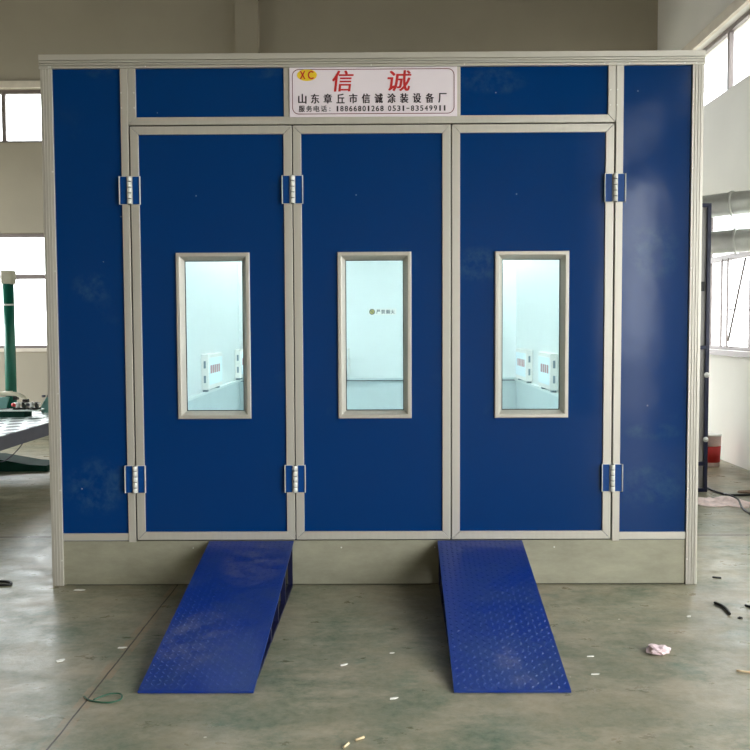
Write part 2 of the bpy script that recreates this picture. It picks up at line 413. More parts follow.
back_open = [(-8.6, -4.90, LZ0, LZ1), (2.25, 3.9, 0.0, LZ0), (2.25, 3.9, LZ0, LZ1), (-8.6, -4.90, UZ0, UZ1), (-1.2, 1.9, UZ0, UZ1), (2.25, 3.9, UZ0, UZ1)]
left_open = [(2.2, 6.6, 0.0, 4.0)]
wall_with_openings('wall_right', WALLR, 'y', XR, YF-TH, YB+TH, right_open)
wall_with_openings('wall_back', WALLM, 'x', YB, XL, XR, back_open)
wall_with_openings('wall_left', WALLM, 'y', XL, YF-TH, YB+TH, left_open)
wall_with_openings('wall_front', WALLM, 'x', YF, XL, XR, [])
bm = B(); bx(bm, -2.05, -1.72, YB-.14, YB, 0, ZT); struct('trim_pilaster', bm, WALLM)
PORTALS = []
wn = [0]
def window(axis, pos, a0, a1, z0, z1, mulls, trans=None, extra=None):
    wn[0] += 1
    s = 1 if pos > 0 else -1
    p0, p1 = (pos+s*.09, pos+s*.14)
    lo, hi = min(p0, p1), max(p0, p1)
    bm = B()
    def add(u0, u1, w0, w1, d0=0.0, mi=0):
        l, hh = lo-d0, hi+d0
        if axis == 'x': bx(bm, u0, u1, l, hh, w0, w1, mi)
        else: bx(bm, l, hh, u0, u1, w0, w1, mi)
    w = .055
    add(a0, a0+w, z0, z1); add(a1-w, a1, z0, z1); add(a0, a1, z0, z0+w*.8, .004); add(a0, a1, z1-w, z1, .004)
    for q in mulls: add(q-.03, q+.03, z0, z1, .003)
    if trans: add(a0, a1, trans-.035, trans+.035, .006)
    if extra: extra(bm)
    o = struct('window_%d' % wn[0], bm, WFRAME)
    bm = B(); c = (lo+hi)/2
    if axis == 'x': bx(bm, a0+.01, a1-.01, c-.003, c+.003, z0+.01, z1-.01)
    else: bx(bm, c-.003, c+.003, a0+.01, a1-.01, z0+.01, z1-.01)
    obj('window_pane', bm, GLASSW, o)
    PORTALS.append((axis, pos, s, a0, a1, z0, z1))
def sash(bm):
    # opened casement seen as a pale post, stay rod and slanted brace
    bx(bm, XR+.05, XR+.07, 5.16, 5.19, LZ0+.03, 2.40); bx(bm, XR+.05, XR+.07, 5.34, 5.38, LZ0+.03, 2.40)
    tube(bm, [(XR+.05, 4.64, 2.36), (XR+.05, 5.10, 1.42)], .014, 6)
    tube(bm, [(XR+.05, 4.62, 1.79), (XR+.05, 5.10, 1.79)], .010, 6)
window('y', XR, 3.2, 6.6, LZ0, LZ1, [4.60, 5.9, 3.9], 2.42, sash)
window('y', XR, 2.9, 7.1, UZ0, UZ1, [3.88, 4.61, 5.34, 6.3])
for a0, a1 in ((-1.6, 2.0),):
    window('y', XR, a0, a1, LZ0, LZ1, [a0+(a1-a0)*k/4 for k in (1, 2, 3)], 2.42)
for a0, a1 in ((-1.6, 2.4), (-6.8, -2.0), (-11.6, -7.7)):
    window('y', XR, a0, a1, UZ0, UZ1, [a0+(a1-a0)*k/5 for k in (1, 2, 3, 4)])
window('x', YB, -8.6, -4.90, LZ0, LZ1, [-7.1, -6.3], 2.385)
window('x', YB, -8.6, -4.90, UZ0, UZ1, [-7.0, -6.28, -5.56])
window('x', YB, 2.25, 3.9, UZ0, UZ1, [3.1])  # unseen window, added to brighten the corner behind the booth
window('x', YB, -1.2, 1.9, UZ0, UZ1, [-.4, .4, 1.2])  # hidden behind the booth top, added for more light on that side
def hall_door(n, x, s_, a0, a1, z1):
    bm = B(); x0, x1 = sorted((x-s_*.03, x+s_*(TH+.02)))
    prism_yz(bm, [(a0-.12, 0), (a0-.12, z1+.12), (a1+.12, z1+.12), (a1+.12, 0), (a1, 0), (a1, z1), (a0, z1), (a0, 0)], x0, x1)
    struct('door_%d' % n, bm, WFRAME)
    PORTALS.append(('y', x, s_, a0, a1, 0, z1))
hall_door(1, XR, 1, -11.0, -7.7, 4.0); hall_door(2, XR, 1, -6.3, -3.0, 4.0); hall_door(3, XL, -1, 2.2, 6.6, 4.0)  # the latter pair are unseen openings, added to let in more daylight
bm = B(); prism_xz(bm, [(2.17, 0), (2.17, 3.11), (3.98, 3.11), (3.98, 0), (3.9, 0), (3.9, 3.03), (2.25, 3.03), (2.25, 0)], YB-.03, YB+TH+.02); struct('door_4', bm, WFRAME)  # unseen doorway behind the booth, added to light right wall and floor
PORTALS.append(('x', YB, 1, 2.25, 3.9, 0, 3.03))
bm = B(); bx(bm, -60, -9.3, -60, 60, -.25, -.05); bx(bm, XR+TH, 60, -60, 60, -.25, -.05); bx(bm, -9.3, XR+TH, 8.1, 60, -.25, -.05); struct('floor', bm, mat('outdoor_concrete', (170, 166, 156), .9))
# sills and lintels
bm = B(); bx(bm, XR-.05, XR, 2.8, 7.2, UZ1, UZ1+.13); struct('trim_lintel_right', bm, TRIMM)
bm = B(); bx(bm, -8.7, -4.80, YB-.04, YB, UZ1, UZ1+.10); struct('trim_lintel_back', bm, TRIMM)
bm = B(); bx(bm, -8.7, -4.80, YB-.03, YB, LZ0-.05, LZ0); struct('trim_sill_back', bm, TRIMM)
bm = B(); bx(bm, XR-.05, XR, 3.1, 6.7, LZ0-.06, LZ0); struct('trim_sill_right', bm, WFRAME)

# ------------------------------------------------------------------ spray booth
booth = thing('spray_booth', 'large blue panelled spray booth with three doors and metal trim', 'spray booth', (0, 0, 0))
HT, ZB, YE = 3.2527, .283, 6.95
LR = [(-1.93, -1.516), (1.522, 1.93)]
# front panels
for x0, x1 in LR:
    bm = B(); bx(bm, x0-.03, x1+.03, .004, .055, .20, 3.20); obj('side_panel', bm, BLUE, booth)
# corner posts with long fine grooves
for s in (-1, 1):
    bm = B(); a, b = sorted((s*1.93, s*2.0))
    bx(bm, a, b, -.012, .07, 0, 3.167)
    for q in (.018, .036, .052): xx = s*(1.93+q); bx(bm, xx-.0022, xx+.0022, -.0165, -.012, 0, 3.167)
    obj('corner_post', bm, ALU, booth, .0025)
# posts beside doors
for s in (-1, 1):
    a, b = sorted((s*1.519, s*1.474))
    bm = B(); bx(bm, a, b, -.010, .06, ZB-.01, 3.167); obj('door_post', bm, ALU, booth, .0025)
# rail below side panels
for s in (-1, 1):
    a, b = sorted((s*1.93, s*1.474))
    bm = B(); bx(bm, a, b, -.006, .06, ZB, .328); obj('bottom_rail', bm, ALUX, booth, .002)
# sheet metal plinth
bm = B(); bx(bm, -1.93, 1.93, 0, .05, .006, ZB-.004)
obj('plinth', bm, PLINTH, booth)
bm = B(); bx(bm, -1.92, 1.92, .01, .06, 0, .008); bx(bm, 1.929, 1.932, -.001, .02, 0, ZB); obj('plinth_seal', bm, GASKET, booth)
# dark rebate behind the doors
bm = B()
mitre_frame(bm, -1.474, 1.474, ZB-.004, 2.829, .03, .012, .06)
for x in (-.481, .481): bx(bm, x-.02, x+.02, .028, .06, ZB, 2.82)
obj('door_gasket', bm, GASKET, booth)
# transoms
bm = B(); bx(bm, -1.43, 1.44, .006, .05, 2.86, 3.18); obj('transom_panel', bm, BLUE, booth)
bm = B(); mitre_frame(bm, -1.472, 1.472, 2.828, 3.215, .046, -.008, .05, sides='LRB'); obj('transom_frame', bm, ALU, booth, .002)
for a, b in ((-.530, -.478), (.486, .537)):
    bm = B(); bx(bm, a, b, -.004, .05, 2.87, 3.18); obj('transom_post', bm, ALU, booth, .002)
# head trim
prof = [(-.02, 3.247), (.12, 3.247), (.12, 3.165), (-.018, 3.165), (-.018, 3.179), (-.006, 3.180), (-.006, 3.183), (-.018, 3.184), (-.018, 3.194), (-.006, 3.195), (-.006, 3.198), (-.018, 3.199), (-.018, 3.209), (-.008, 3.210), (-.008, 3.2125), (-.020, 3.214)]
bm = B(); prism_yz(bm, prof, -2.004, 2.004); obj('top_trim', bm, ALUX, booth)
# screws
bm = B()
pos = []
for x in (-1.995+.06, -1.945+.0, -1.36, -1.52, .0, .56, 1.40, 1.55, 1.88, 1.95): pos.append((x, 3.174, -.017))
for x in (-1.513, -1.436, 1.44, 1.48, 1.935): pos.append((x, 3.02, -.011)); pos.append((x*.999, 2.93, -.011))
for z in (2.55, 1.95, 1.2, .6, .16): pos += [(-1.937, z, -.013), (1.937, z, -.013)]
for x in (-1.12, 1.12, .38, -.2): pos.append((x, .235, -.001))
for x, z, y in pos:
    tube(bm, [(x, y+.002, z), (x, y-.003, z)], .0048, 8)
sc_ = obj('screw_heads', bm, HWHITE, booth); sc_['kind'] = 'stuff'

# hinge : one mesh, blue leaves with pale rims and a white barrel
def hinge_bm():
    bm = B()
    W2, H2 = .064, .085
    bx(bm, -W2, W2, -.014, -.008, -H2, H2, 1)               # base plate
    for s in (-1, 1):
        a, b = sorted((s*.018, s*.058)); bx(bm, a, b, -.019, -.0135, -H2+.002, H2-.002, 0)
        a, b = sorted((s*.0595, s*.0645)); bx(bm, a, b, -.026, -.0135, -H2, H2, 1)
        for z in (-.055, 0, .055): tube(bm, [(s*.036, -.018, z), (s*.036, -.0215, z)], .0045, 8, 0)
    n = 5; hh = 2*H2/n
    for k in range(n):
        z = -H2+k*hh
        tube(bm, [(0, -.024, z+.002), (0, -.024, z+hh-.002)], .0155, 12, 1)
    tube(bm, [(0, -.024, -H2), (0, -.024, H2)], .011, 8, 2)
    return bm
def hinges(parent, x):
    for z in (2.435, .668):
        bm = hinge_bm(); bmesh.ops.translate(bm, verts=bm.verts, vec=(x, 0, z))
        o = obj('hinge', bm, [HBLUE, HWHITE, GASKET], parent, .0012, 1)

def window_prof(y0=0):
    return [(0, .0), (0, -.010), (.004, -.014), (.021, -.014), (.026, -.009), (.049, .030), (.049, .040), (.0, .040)]
def door(x0, x1, wx, label, hx):
    d = bpy.data.objects.new('door', None); C.objects.link(d); d.parent = booth; d.location = ((x0+x1)/2, 0, ZB)
    d['label'] = label
    z0, z1 = ZB+.004, 2.820
    w = .056; fx0, fx1 = x0+.0035, x1-.0035
    wx0, wx1, wz0, wz1 = wx-.225, wx+.225, 1.04, 2.058
    bm = B()
    X = [fx0+.01, wx0+.01, wx1-.01, fx1-.01]; Z = [z0+.01, wz0+.01, wz1-.01, z1-.01]
    for i in range(3):
        for k in range(3):
            if i == 1 and k == 1: continue
            bx(bm, X[i], X[i+1], .003, .045, Z[k], Z[k+1])
    bmesh.ops.remove_doubles(bm, verts=bm.verts, dist=1e-5)
    inner = [f for f in bm.faces if any(f is not g and {v for v in f.verts} == {v for v in g.verts} for e in f.edges for g in e.link_faces)]
    bmesh.ops.delete(bm, geom=list(set(inner)), context='FACES')
    obj('door_panel', bm, BLUE, d)
    bm = B(); mitre_frame(bm, fx0, fx1, z0, z1, w-.006, -.009, .05); obj('door_frame', bm, ALU, d, .002)
    bm = B(); profile_frame(bm, wx0, wx1, wz0, wz1, window_prof()); obj('window_frame', bm, ALU, d)
    bm = B(); profile_frame(bm, wx0+.047, wx1-.047, wz0+.047, wz1-.047, [(0, .026), (.004, .026), (.004, .032), (0, .032)]); obj('window_gasket', bm, GASKET, d)
    bm = B(); bx(bm, wx0+.045, wx1-.045, .030, .034, wz0+.045, wz1-.045); obj('window_pane', bm, GLASS, d)
    if hx is not None: hinges(d, hx)
    return d
door(-1.468, -.481, -.974, 'left door, hinged on its left edge', -1.469)
door(-.481, .481, .013, 'middle door, hinged on its left edge', -.481)
door(.481, 1.468, .973, 'right door, hinged on its right edge', 1.470)

# body of the booth
for s in (-1, 1):
    a, b = sorted((s*1.93, s*1.995))
    bm = B(); bx(bm, a, b, .07, YE, 0, 3.18, 0)
    obj('side_wall', bm, PALE, booth)
    a, b = sorted((s*1.915, s*1.93))
    bm = B(); bx(bm, a, b, .06, 6.80, .9, 2.9, 0); bx(bm, a, b, .06, 6.80, .28, .88, 1)
    obj('side_lining', bm, [WHITEP, TEALP], booth)
    a, b = sorted((s*1.915, s*1.875)); bm = B(); bx(bm, a, b, .06, 6.80, .872, .90); obj('lining_ledge', bm, WHITEP, booth)
bm = B(); bx(bm, -1.995, 1.995, 6.82, YE, 0, 3.18); obj('rear_wall', bm, BLUE, booth)
bm = B(); bx(bm, -1.93, 1.93, 6.80, 6.82, .9, 2.9, 0); bx(bm, -1.93, 1.93, 6.80, 6.82, .28, .872, 1); obj('rear_lining', bm, [WHITEP, TEALP], booth)
bm = B(); bx(bm, -1.9, 1.9, 6.76, 6.80, .872, .90); obj('rear_ledge', bm, TEALP, booth, .003)
bm = B(); bx(bm, -1.9, 1.9, 6.765, 6.80, .860, .871); obj('rear_ledge_shade_strip', bm, GREYINK, booth)  # solid dark strip stands in for the shade under the ledge
bm = B(); bx(bm, -1.99, 1.99, .07, YE, 3.18, 3.24); obj('roof', bm, GREYP, booth)
bm = B(); bx(bm, -1.93, 1.93, .06, 6.82, 2.9, 2.93); obj('filter_ceiling', bm, WHITE, booth)
bm = B(); bx(bm, -1.93, 1.93, .05, 6.82, .22, .28); obj('booth_floor', bm, TEALP, booth)
bm = B()
for a, b in LR: bx(bm, a-.05, b+.05, .055, .065, .28, 2.9)
bx(bm, -1.5, 1.5, .055, .065, 2.83, 3.1); obj('front_lining', bm, WHITEP, booth)
# ceiling tube lamps along both sides
for s in (-1, 1):
    for k in range(4):
        y0 = .5+k*1.6
        o = thing('ceiling_light', 'twin tube lamp along the %s ceiling corner inside the booth, %s from the doors' % ('left' if s < 0 else 'right', ['first', 'second', 'third', 'fourth'][k]), 'light', (s*1.78, y0+.65, 2.86), 'tube lamps under the booth ceiling')
        bm = B(); bx(bm, s*1.78-.11, s*1.78+.11, y0, y0+1.3, 2.87, 2.8995); obj('lamp_housing', bm, WHITE, o)
        for t in (-.05, .05):
            bm = B(); tube(bm, [(s*1.78+t, y0+.03, 2.85), (s*1.78+t, y0+1.27, 2.85)], .022, 8); obj('lamp_tube', bm, TUBE, o)

# white lamp boxes low on the side walls
def lamp_box(x_in, s, y0, y1, label):
    t = thing('wall_lamp', label, 'light', (s*1.91, (y0+y1)/2, .92), 'white lamp boxes on the booth side walls')
    a, b = sorted((s*1.914, s*1.835))
    bm = B(); bx(bm, a, b, y0, y1, .925, 1.315); obj('lamp_box', bm, WHITE, t, .008)
    a, b = sorted((s*1.838, s*1.828)); bm = B(); bx(bm, a, b, y0+.05, y1-.05, .975, 1.27); obj('diffuser', bm, LAMPG, t, .004)
    for z0, z1 in ((1.16, 1.24), (1.0, 1.08)):
        bm = B(); bx(bm, s*1.875-.012, s*1.875+.012, y0-.0015, y0+.002, z0, z1); obj('side_print', bm, PALEINK, t)
    a, b = sorted((s*1.829, s*1.8262))
    n = int((y1-y0-.16)/.12)
    for k in range(n):
        bm = B(); bx(bm, a, b, y0+.08+k*.12, y0+.16+k*.12, 1.10, 1.19); obj('warning_print', bm, RUBY, t)
    for yy in (y0+.05, y1-.12):
        bm = B(); bx(bm, min(s*1.91, s*1.86), max(s*1.91, s*1.86), yy, yy+.07, .900, .93); obj('bracket', bm, PALEINK, t)
lamp_box(0, -1, 4.20, 5.05, 'white lamp box with red print on left inner wall, nearer one in left window')
lamp_box(0, -1, 6.42, 6.79, 'white lamp box at far end of left inner wall, cut by left window edge')
lamp_box(0, 1, 3.90, 4.62, 'white lamp box on right inner wall at the right edge of right window')
lamp_box(0, 1, 5.46, 6.30, 'white lamp box on right inner wall left of the nearer one in right window')
# control box and warning strip on rear lining
t = thing('switch_box', 'white switch box on the inner rear wall seen through middle window', 'box', (-.47, 6.80, 1.13))
bm = B(); bx(bm, -.56, -.388, 6.70, 6.80, .96, 1.315); obj('box_body', bm, WHITE, t, .004)
bm = B(); bx(bm, -.545, -.403, 6.692, 6.70, .975, 1.30); obj('box_door', bm, WHITEP, t, .003)
t = thing('warning_sign', 'small white no-smoking strip with black characters on inner rear wall', 'sign', (.07, 6.8, 1.815))
bm = B(); bx(bm, -.118, .262, 6.796, 6.80, 1.77, 1.858); obj('strip', bm, WHITE, t)
bm = B(); tube(bm, [(-.072, 6.7955, 1.815), (-.072, 6.794, 1.815)], .040, 24); obj('emblem_disc', bm, mat('olive_print', (170, 160, 90), .6), t)
bm = B()
for k in range(24):
    a0, a1 = 2*PI*k/24, 2*PI*(k+1)/24
    P = [(-.072+q*math.cos(a), 1.815+q*math.sin(a)) for q, a in ((.040, a0), (.040, a1), (.031, a1), (.031, a0))]
    prism_xz(bm, P, 6.7925, 6.7938)
prism_xz(bm, [(-.104, 1.840), (-.098, 1.846), (-.040, 1.790), (-.046, 1.784)], 6.7925, 6.7938)
obj('emblem_ring', bm, GREYINK, t)
ms = []
for i, ch in enumerate('严禁烟火'):
    x0 = -.012+i*.066; ms.append(text_mesh('t', ch, GREYINK, t, x0, x0+.052, 1.787, 1.843, 6.795, .0015))
characters('printed_character', ms, t)

# ------------------------------------------------------------------ sign above the doors
sg = thing('sign_board', 'pinkish white sign with red and black Chinese lettering above the middle door', 'sign', (.01, 0, 2.868))
SY = -.0135
bm = B(); bx(bm, -.495, .517, SY, -.0085+.004, 2.868, 3.163); obj('board', bm, SIGNW, sg, .0015, 1)
def rrect(bm, x0, x1, z0, z1, r, w, y0, y1):
    def pts(ins):
        out = []
        for cx_, cz_, a in ((x1-r, z1-r, 0), (x0+r, z1-r, PI/2), (x0+r, z0+r, PI), (x1-r, z0+r, 3*PI/2)):
            for k in range(7):
                t = a+PI/2*k/6; out.append((cx_+(r-ins)*math.cos(t), cz_+(r-ins)*math.sin(t)))
        return out
    A, Bp = pts(0), pts(w); n = len(A)
    va = [bm.verts.new((x, y0, z)) for x, z in A]; vb = [bm.verts.new((x, y0, z)) for x, z in Bp]
    vc = [bm.verts.new((x, y1, z)) for x, z in A]; vd = [bm.verts.new((x, y1, z)) for x, z in Bp]
    for i in range(n):
        j = (i+1) % n
        for q in ((va[i], va[j], vb[j], vb[i]), (vc[i], vc[j], va[j], va[i]), (vb[i], vb[j], vd[j], vd[i]), (vd[i], vd[j], vc[j], vc[i])): bm.faces.new(q)
bm = B(); rrect(bm, -.478, .500, 2.884, 3.152, .040, .0042, SY-.001, SY+.001); obj('border_line', bm, SLINE, sg)
def PX(x): return -.493+(x-289.5)/(456.8-289.5)*1.008
def PZ(y): return 3.182-(y-65)/(116.6-65)*(3.182-2.868)-.004
bm = B()
ex, ez, ea, eb = PX(307), PZ(75), .060, .035
v1 = [bm.verts.new((ex+ea*math.cos(2*PI*k/32), SY-.0010, ez+eb*math.sin(2*PI*k/32))) for k in range(32)]
v2 = [bm.verts.new((v.co.x, SY+.001, v.co.z)) for v in v1]
bm.faces.new(v1)
for k in range(32): bm.faces.new((v1[k], v2[k], v2[(k+1) % 32], v1[(k+1) % 32]))
obj('logo_disc', bm, SYEL, sg)
characters('logo_letter', [text_mesh('t', 'X', SRED, sg, PX(300), PX(305.3), PZ(79), PZ(71.3), SY-.0017, .0011), text_mesh('t', 'C', SRED, sg, PX(308), PX(313.5), PZ(79), PZ(71.3), SY-.0017, .0011)], sg)
characters('red_character', [text_mesh('t', '信', SRED, sg, PX(332.6), PX(353.3), PZ(91.3), PZ(71.2), SY-.001, .0024, .12),
                              text_mesh('t', '诚', SRED, sg, PX(387.8), PX(411), PZ(91.3), PZ(71.2), SY-.001, .0024, .12)], sg)
row = '山东章丘市信诚涂装设备厂'; ms = []
for i, ch in enumerate(row):
    xc = PX(302.2+(442.3-302.2)*i/11); ms.append(text_mesh('t', ch, SDARK, sg, xc-.0235, xc+.0235, PZ(102.8), PZ(93.6), SY-.001, .0017))
characters('black_character', ms, sg)
ms = []
for i, ch in enumerate('服务电话'):
    xc = PX(301.6+7.36*i); ms.append(text_mesh('t', ch, SDARK, sg, xc-.0172, xc+.0172, PZ(110.9), PZ(105), SY-.001, .0008))
for zc in (109.8, 107.4): ms.append(text_mesh('t', '.', SDARK, sg, PX(329.2), PX(330.2), PZ(zc+.5), PZ(zc-.5), SY-.001))
num = '18866801268'; a, b = 337.3, 381.8
for i, ch in enumerate(num):
    xc = PX(a+(b-a)*i/10); wd = .0040 if ch == '1' else .0092
    ms.append(text_mesh('t', ch, SDARK, sg, xc-wd, xc+wd, PZ(110.6), PZ(105.4), SY-.001, .0008))
num = '0531-83549911'; a, b = 389.5, 444.5
for i, ch in enumerate(num):
    xc = PX(a+(b-a)*i/12)
    if ch == '-': ms.append(text_mesh('t', ch, SDARK, sg, xc-.009, xc+.009, PZ(108.5), PZ(107.6), SY-.001)); continue
    wd = .0040 if ch == '1' else .0092
    ms.append(text_mesh('t', ch, SDARK, sg, xc-wd, xc+wd, PZ(110.6), PZ(105.4), SY-.001, .0008))
characters('phone_line_character', ms, sg)

# ------------------------------------------------------------------ ramps
def ramp(label, bottom_x, top_x, wtop=.518, wbot=.510):
    """bottom_x / top_x : left edges at the floor (y=-1.62) and at the booth (y=-.03)"""
    L0, HT_ = 1.60, .281
    t = thing('loading_ramp', label, 'ramp', (bottom_x+.25, -.83, 0), 'blue ramps in front of the booth')
    YB_, YT_ = -1.636, -.016
    def X(u, v):  # u across 0..1, v along 0..1 bottom->top
        l = bottom_x+(top_x-bottom_x)*v; w = wbot+(wtop-wbot)*v; return l+w*u
    def P(u, v, dz=0.0): return (X(u, v), YB_+(YT_-YB_)*v, .012+(HT_-.012)*v+dz)
    bm = B()
    top = [bm.verts.new(P(u, v)) for v, u in ((0, 0), (0, 1), (1, 1), (1, 0))]
    bot = [bm.verts.new(P(u, v, -.010)) for v, u in ((0, 0), (0, 1), (1, 1), (1, 0))]
    bm.faces.new(top); bm.faces.new(bot)
    for k in range(4): bm.faces.new((top[k], top[(k+1) % 4], bot[(k+1) % 4], bot[k]))
    # raised tread lozenges
    nu, nv = 17, 52
    for j in range(nv):
        for i in range(nu):
            u, v = (i+.7)/(nu+.4), (j+.7)/(nv+.4)
            c = Vector(P(u, v, .0002)); ang = math.radians(45 if (i+j) % 2 else -45)
            ax = Vector((math.cos(ang), math.sin(ang), math.sin(ang)*(HT_-.012)/(YT_-YB_)))*.0115; ay = Vector((-math.sin(ang), math.cos(ang), math.cos(ang)*(HT_-.012)/(YT_-YB_)))*.0036
            q = [bm.verts.new(c+d_) for d_ in (ax, ay, -ax, -ay)]
            tt = [bm.verts.new(c+d_*.45+Vector((0, 0, .0016))) for d_ in (ax, ay, -ax, -ay)]
            bm.faces.new(tt)
            for k in range(4): bm.faces.new((q[k], q[(k+1) % 4], tt[(k+1) % 4], tt[k]))
    obj('tread_deck', bm, RAMP, t)
    for u in (.012, .935):
        # edge angle under the deck
        bm = B()
        pt = [P(u, .03, -.010), P(u, 1, -.010), P(u, 1, -.045), P(u, .16, -.045)]
        a = [bm.verts.new(p) for p in pt]; b = [bm.verts.new((p[0]+.012, p[1], max(p[2], .001))) for p in pt]
        for v_ in a: v_.co.z = max(v_.co.z, .001)
        bm.faces.new(a); bm.faces.new(b)
        for k in range(4): bm.faces.new((a[k], a[(k+1) % 4], b[(k+1) % 4], b[k]))
        obj('edge_rail', bm, RAMPD, t)
        bm = B(); p0 = P(u, .10); p1 = P(u, .995)
        v_ = [bm.verts.new((p0[0]+dx, p0[1], dz)) for dx, dz in ((0, .001), (.028, .001), (.028, .014), (0, .014))]
        w_ = [bm.verts.new((p1[0]+dx, p1[1], dz)) for dx, dz in ((0, .001), (.028, .001), (.028, .014), (0, .014))]
        bm.faces.new(v_); bm.faces.new(w_)
        for k in range(4): bm.faces.new((v_[k], v_[(k+1) % 4], w_[(k+1) % 4], w_[k]))
        obj('bottom_rail', bm, RAMPD, t)
        for v in (.38, .56, .76, .985):
            p = P(u, v, -.012)
            bm = B(); bx(bm, p[0], p[0]+.028, p[1]-.014, p[1]+.014, .002, p[2]); obj('upright', bm, RAMPD, t)
    for v in (.56, .985):
        a, b = P(0.04, v), P(.96, v)
        bm = B(); bx(bm, a[0], b[0], a[1]-.012, a[1]+.012, a[2]-.050, a[2]-.014); obj('cross_member', bm, RAMPD, t)
    return t
ramp('blue tread-plate ramp leading to the left door, with dark open right side', -1.020, -1.016, .522, .508)
ramp('blue tread-plate ramp between middle and right door, with pale round smudge', .365, .396, .522, .511)

# ------------------------------------------------------------------ ventilation cabinet on the right
vc = thing('ventilation_cabinet', 'tall grey cabinet in navy steel frame right of the booth', 'cabinet', (2.65, 3.8, 0))
bm = B(); bx(bm, 2.13, 3.158, 3.08, 4.55, .02, 2.73); obj('cabinet_body', bm, GREYP, vc)
bm = B()
for x in (2.10, 3.156):
    for y in (3.05, 4.53): bx(bm, x, x+.034, y, y+.04, 0, 2.76)
for z in (.0, .255, 1.375, 2.725):
    for y in (3.048, 4.533): bx(bm, 2.10, 3.19, y, y+.04, z, z+.036)
    for x in (2.099, 3.157): bx(bm, x, x+.034, 3.05, 4.57, z, z+.036)
obj('steel_frame', bm, NAVY, vc, .002)
bm = B(); bx(bm, 3.085, 3.135, 3.045, 3.078, 1.93, 2.02); obj('latch', bm, BLACK, vc, .003)
for z in (1.13, .51):
    bm = B(); bmesh.ops.create_uvsphere(bm, u_segments=12, v_segments=8, radius=.026)
    bmesh.ops.translate(bm, verts=bm.verts, vec=(3.165, 3.04, z)); obj('knob', bm, WHITE, vc)
def duct(z, ctrl, rings):
    bm = B(); P = curve_pts(ctrl, 8); tube(bm, P, .118, 24)
    for i in rings:
        p = P[i]; t = (P[i+1]-P[i-1]).normalized(); tube(bm, [p-t*.012, p+t*.012], .135, 24)
    obj('duct', bm, SILV, vc)
duct(2.46, [(3.12, 4.18, 2.46), (3.45, 3.88, 2.46), (3.68, 3.68, 2.465), (3.85, 3.60, 2.47), (4.118, 3.58, 2.48)], [16, 25])
duct(2.84, [(3.05, 4.35, 2.68), (3.10, 4.29, 2.82), (3.40, 4.0, 2.84), (3.66, 3.74, 2.85), (3.88, 3.62, 2.86), (4.118, 3.60, 2.88)], [24, 33])

# bucket by the wall
bk = thing('paint_bucket', 'red and white paint bucket on the floor by the right wall', 'bucket', (3.80, 4.66, 0))
def lathe(bm, cx_, cy_, prof, seg=24, mi=0):
    rings = [[bm.verts.new((cx_+r*math.cos(2*PI*k/seg), cy_+r*math.sin(2*PI*k/seg), z)) for k in range(seg)] for r, z in prof]
    for i in range(len(rings)-1):
        for k in range(seg):
            f = bm.faces.new((rings[i][k], rings[i][(k+1) % seg], rings[i+1][(k+1) % seg], rings[i+1][k])); f.smooth = True; f.material_index = mi
    bm.faces.new(rings[0]); bm.faces.new(rings[-1])
bm = B(); lathe(bm, 3.80, 4.66, [(.115, 0), (.118, .02), (.130, .34), (.134, .345), (.134, .355), (.118, .355), (.116, .33)]); obj('pail', bm, PINK, bk)
bm = B(); lathe(bm, 3.80, 4.66, [(.1195, .05), (.1285, .235)]); obj('red_band', bm, RED, bk)
bm = B(); lathe(bm, 3.80, 4.66, [(.138, .35), (.138, .362), (.120, .368)]); obj('lid', bm, WHITE, bk)

# ------------------------------------------------------------------ alignment bench and tower on the left
bench = thing('alignment_bench', 'raised perforated car repair platform with teal edges left of the booth', 'platform', (-4.4, 3.5, 0))
bm = B(); bx(bm, -5.6, -3.44, 1.2, 5.0, .600, .622); obj('perforated_deck', bm, PERF, bench)
bm = B(); bx(bm, -3.46, -3.42, 1.2, 5.0, .49, .618); bx(bm, -5.6, -5.56, 1.2, 5.0, .49, .618); bx(bm, -5.6, -3.42, 1.2, 1.24, .49, .618); bx(bm, -5.6, -3.42, 4.96, 5.0, .49, .618)
obj('deck_edge', bm, DGREY, bench, .003)
bm = B(); bx(bm, -5.55, -3.90, 4.30, 4.50, .622, .69, 0); bx(bm, -5.55, -3.76, 4.28, 4.52, .69, .702, 1); obj('cross_beam', bm, [DGREEN, PERF], bench)
bm = B(); prism_xz(bm, [(-6, 0), (-6, .17), (-4.34, .155), (-3.92, .08), (-3.71, .065), (-3.71, 0)], 4.4, 4.8); obj('base_frame', bm, DGREEN, bench)
for (x, y0, y1) in ((-5.05, 4.65, 3.0), (-5.35, 3.0, 4.65)):
    bm = B(); tube(bm, [(x, y0, .10), (x, y1, .58)], .045, 8); obj('lift_arm', bm, DGREEN, bench)
bm = B(); bx(bm, -5.5, -4.95, 2.2, 4.34, 0, .09); obj('lift_base', bm, DGREEN, bench, .004)
bm = B(); tube(bm, curve_pts([(-3.43, 3.1, .50), (-3.47, 3.05, .43), (-3.52, 2.95, .36), (-3.56, 2.9, .34), (-3.60, 2.85, .35)], 4), .005, 6); obj('hook', bm, DGREY, bench)
